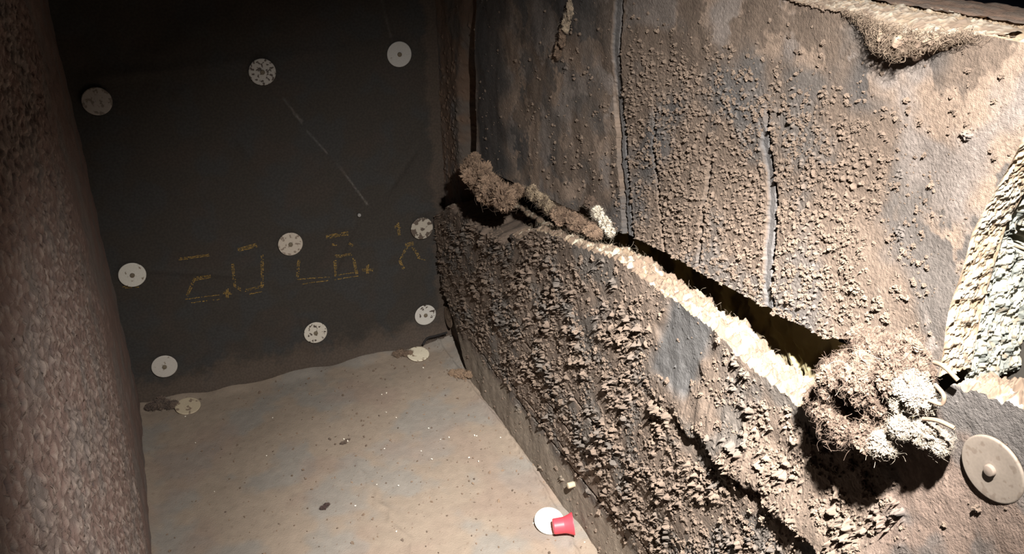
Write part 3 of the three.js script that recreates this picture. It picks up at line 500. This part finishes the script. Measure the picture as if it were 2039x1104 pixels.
washer('pale washer with a dark wedge low in the right corner of the end wall', onEnd(0.3346, 0.0516), N, [9, 0.1, [0.6, 0.58, 0.54], SOIL, 2.2], darkHub, 2);
washer('small part-buried yellowish washer on the floor at the left corner', [-0.0149, 0.0035, -1.078], [0.05, 1, 0.2], [10, 0.12, [0.5, 0.42, 0.3], [0.24, 0.18, 0.13], 2.4], 0);
washer('part-buried cream washer on the floor at the right far corner', [0.3117, 0.0035, -1.082], [0, 1, 0.2], [11, 0.1, [0.66, 0.6, 0.47], [0.26, 0.2, 0.14], 2], 0);
washer('dust-coated brown washer low on the far corner strip', [0.366, 0.048, -1.094], [-1, 0, 0], [12, 0.3, [0.2, 0.15, 0.11], [0.13, 0.095, 0.07], 3], 0);
washer('clean white washer on the floor under the red cap', [0.3285, 0.0075, -0.668], [-0.05, 0.94, 0.34], [13, -0.2, [0.85, 0.82, 0.72], [0.8, 0.74, 0.55], 2], 0);
washer('large dust-filmed washer on the lower panel below the bare bay', [loFace(0.208, 0.4) - 0.0002, 0.4, -0.208], [-0.995, -0.09, 0], [14, 0.12, [0.2, 0.166, 0.137], [0.158, 0.125, 0.1], 3], new THREE.MeshStandardMaterial({ name: 'dusty_pin_head', color: new THREE.Color(0.165, 0.13, 0.106), roughness: 0.8 }));

// bare pin tips
const pinGeo = new THREE.LatheGeometry([[0, 0.009], [0.0028, 0.0088], [0.0034, 0.008], [0.0034, 0], [0, 0]].map((p) => new THREE.Vector2(...p)), 18);
{
  const t = thing('pin_stub', 'short tan pin stub poking from the lower panel above the floor edge', 'pin', [0.3595, 0.0471, -0.669]); t.rotation.z = Math.PI / 2;
  part('shank', pinGeo, new THREE.MeshStandardMaterial({ color: new THREE.Color(0.42, 0.36, 0.26), roughness: 0.8 }), t);
  const d = thing('pin_stub', 'tiny grey pin tip on the dark end wall below the pale scratch', 'pin', [0.2487, 0.2253, -ZE]); d.rotation.x = Math.PI / 2; d.scale.set(0.75, 0.5, 0.75);
  part('shank', pinGeo, new THREE.MeshStandardMaterial({ color: new THREE.Color(0.3, 0.29, 0.28), roughness: 0.7 }), d);
}
// red cap lying on the white washer
{
  const red = new THREE.MeshStandardMaterial({ name: 'red_plastic', color: new THREE.Color(0.72, 0.06, 0.085), roughness: 0.45, side: THREE.DoubleSide });
  const t = thing('plastic_cap', 'small red flared plastic cap lying on the white floor washer', 'cap', [0.3245, 0.0145, -0.651]);
  const ax = new THREE.Vector3(0.93, 0.1, 0.32).normalize(); t.quaternion.setFromUnitVectors(new THREE.Vector3(0, 1, 0), ax);
  part('body', new THREE.LatheGeometry([[0, 0], [0.0074, 0], [0.0082, 0.0008], [0.0084, 0.0016], [0.0087, 0.0115], [0.0089, 0.0119], [0.0086, 0.0123]].map((p) => new THREE.Vector2(...p)), 40), red, t);
  part('flared_rim', new THREE.LatheGeometry([[0.0087, 0.0119], [0.0093, 0.0145], [0.0108, 0.0185], [0.0121, 0.0213], [0.0123, 0.0221], [0.0116, 0.0221], [0.01, 0.0185], [0.008, 0.013], [0.0077, 0.002], [0, 0.002]].map((p) => new THREE.Vector2(...p)), 40), red, t);
}

// =====================================================================================
// LOOSE DEBRIS
// =====================================================================================
tuft('brown crumpled debris lump where floor and right wall meet', [[0.349, 0.006, -1.0, 0.009], [0.358, 0.011, -0.985, 0.007], [0.34, 0.004, -1.01, 0.006]], [], { name: 'debris_lump', fibres: 20, brown: [0.26, 0.18, 0.12], brownB: [0.15, 0.1, 0.07], rough: 0.5, stretch: [1, 0.7, 1], detail: 12 });
tuft('dark crumbly debris lump in the left far corner of the floor', [[-0.05, 0.006, -1.095, 0.012], [-0.035, 0.005, -1.088, 0.009], [-0.06, 0.008, -1.09, 0.008]], [], { name: 'debris_lump', fibres: 10, brown: [0.13, 0.095, 0.075], brownB: [0.06, 0.045, 0.04], rough: 0.9, stretch: [1, 0.5, 0.8], detail: 12 });
tuft('flat brown debris lump beside the cream floor washer', [[0.287, 0.005, -1.094, 0.009], [0.298, 0.005, -1.088, 0.007]], [], { name: 'debris_lump', fibres: 10, brown: [0.2, 0.14, 0.1], brownB: [0.12, 0.085, 0.06], rough: 0.6, stretch: [1.2, 0.5, 0.8], detail: 12 });
tuft('small dark ragged flake on the middle of the floor', [[0.108, 0.003, -0.798, 0.0035], [0.112, 0.003, -0.801, 0.003]], [], { name: 'debris_flake', fibres: 14, brown: [0.06, 0.035, 0.03], brownB: [0.03, 0.02, 0.02], rough: 0.5, stretch: [1.3, 0.6, 0.8], len: 2, detail: 8 }).userData.category = 'debris';
tuft('faint brown dirt scrap on the far half of the floor', [[0.158, 0.0022, -0.911, 0.003], [0.164, 0.0022, -0.915, 0.0022]], [], { name: 'dirt_scrap', fibres: 6, brown: [0.12, 0.085, 0.065], brownB: [0.07, 0.05, 0.04], rough: 0.6, stretch: [1.6, 0.4, 0.8], detail: 8 }).userData.category = 'dirt';
{
  const m = new THREE.MeshStandardMaterial({ name: 'black_strand', color: new THREE.Color(0.012, 0.01, 0.01), roughness: 0.9 }), pts = [[0.323, 0.012, -1.092], [0.331, 0.02, -1.094], [0.341, 0.022, -1.092], [0.352, 0.024, -1.09], [0.361, 0.026, -1.088]].map((p) => new THREE.Vector3(...p));
  const t = thing('ragged_strand', 'thin black ragged strand across the right far floor corner', 'debris', [pts[0].x, pts[0].y, pts[0].z]), c = new THREE.CatmullRomCurve3(pts.map((p) => p.clone().sub(pts[0])));
  part('stem', new THREE.TubeGeometry(c, 24, 0.0016, 6), m, t);
  const R = rng(9), fi = []; for (let i = 0; i < 46; i++) { const p = c.getPoint(R()), L = 0.004 + 0.004 * R(); fi.push({ p: [p.x, p.y, p.z], d: [R() - 0.8, -R(), (R() - 0.5)], s: [L * 2, L, L * 2], c: [0.012, 0.01, 0.01] }); }
  scatter('barbs', fibreGeo, fibreMat, fi, t);
}
renderer.render(scene, camera);
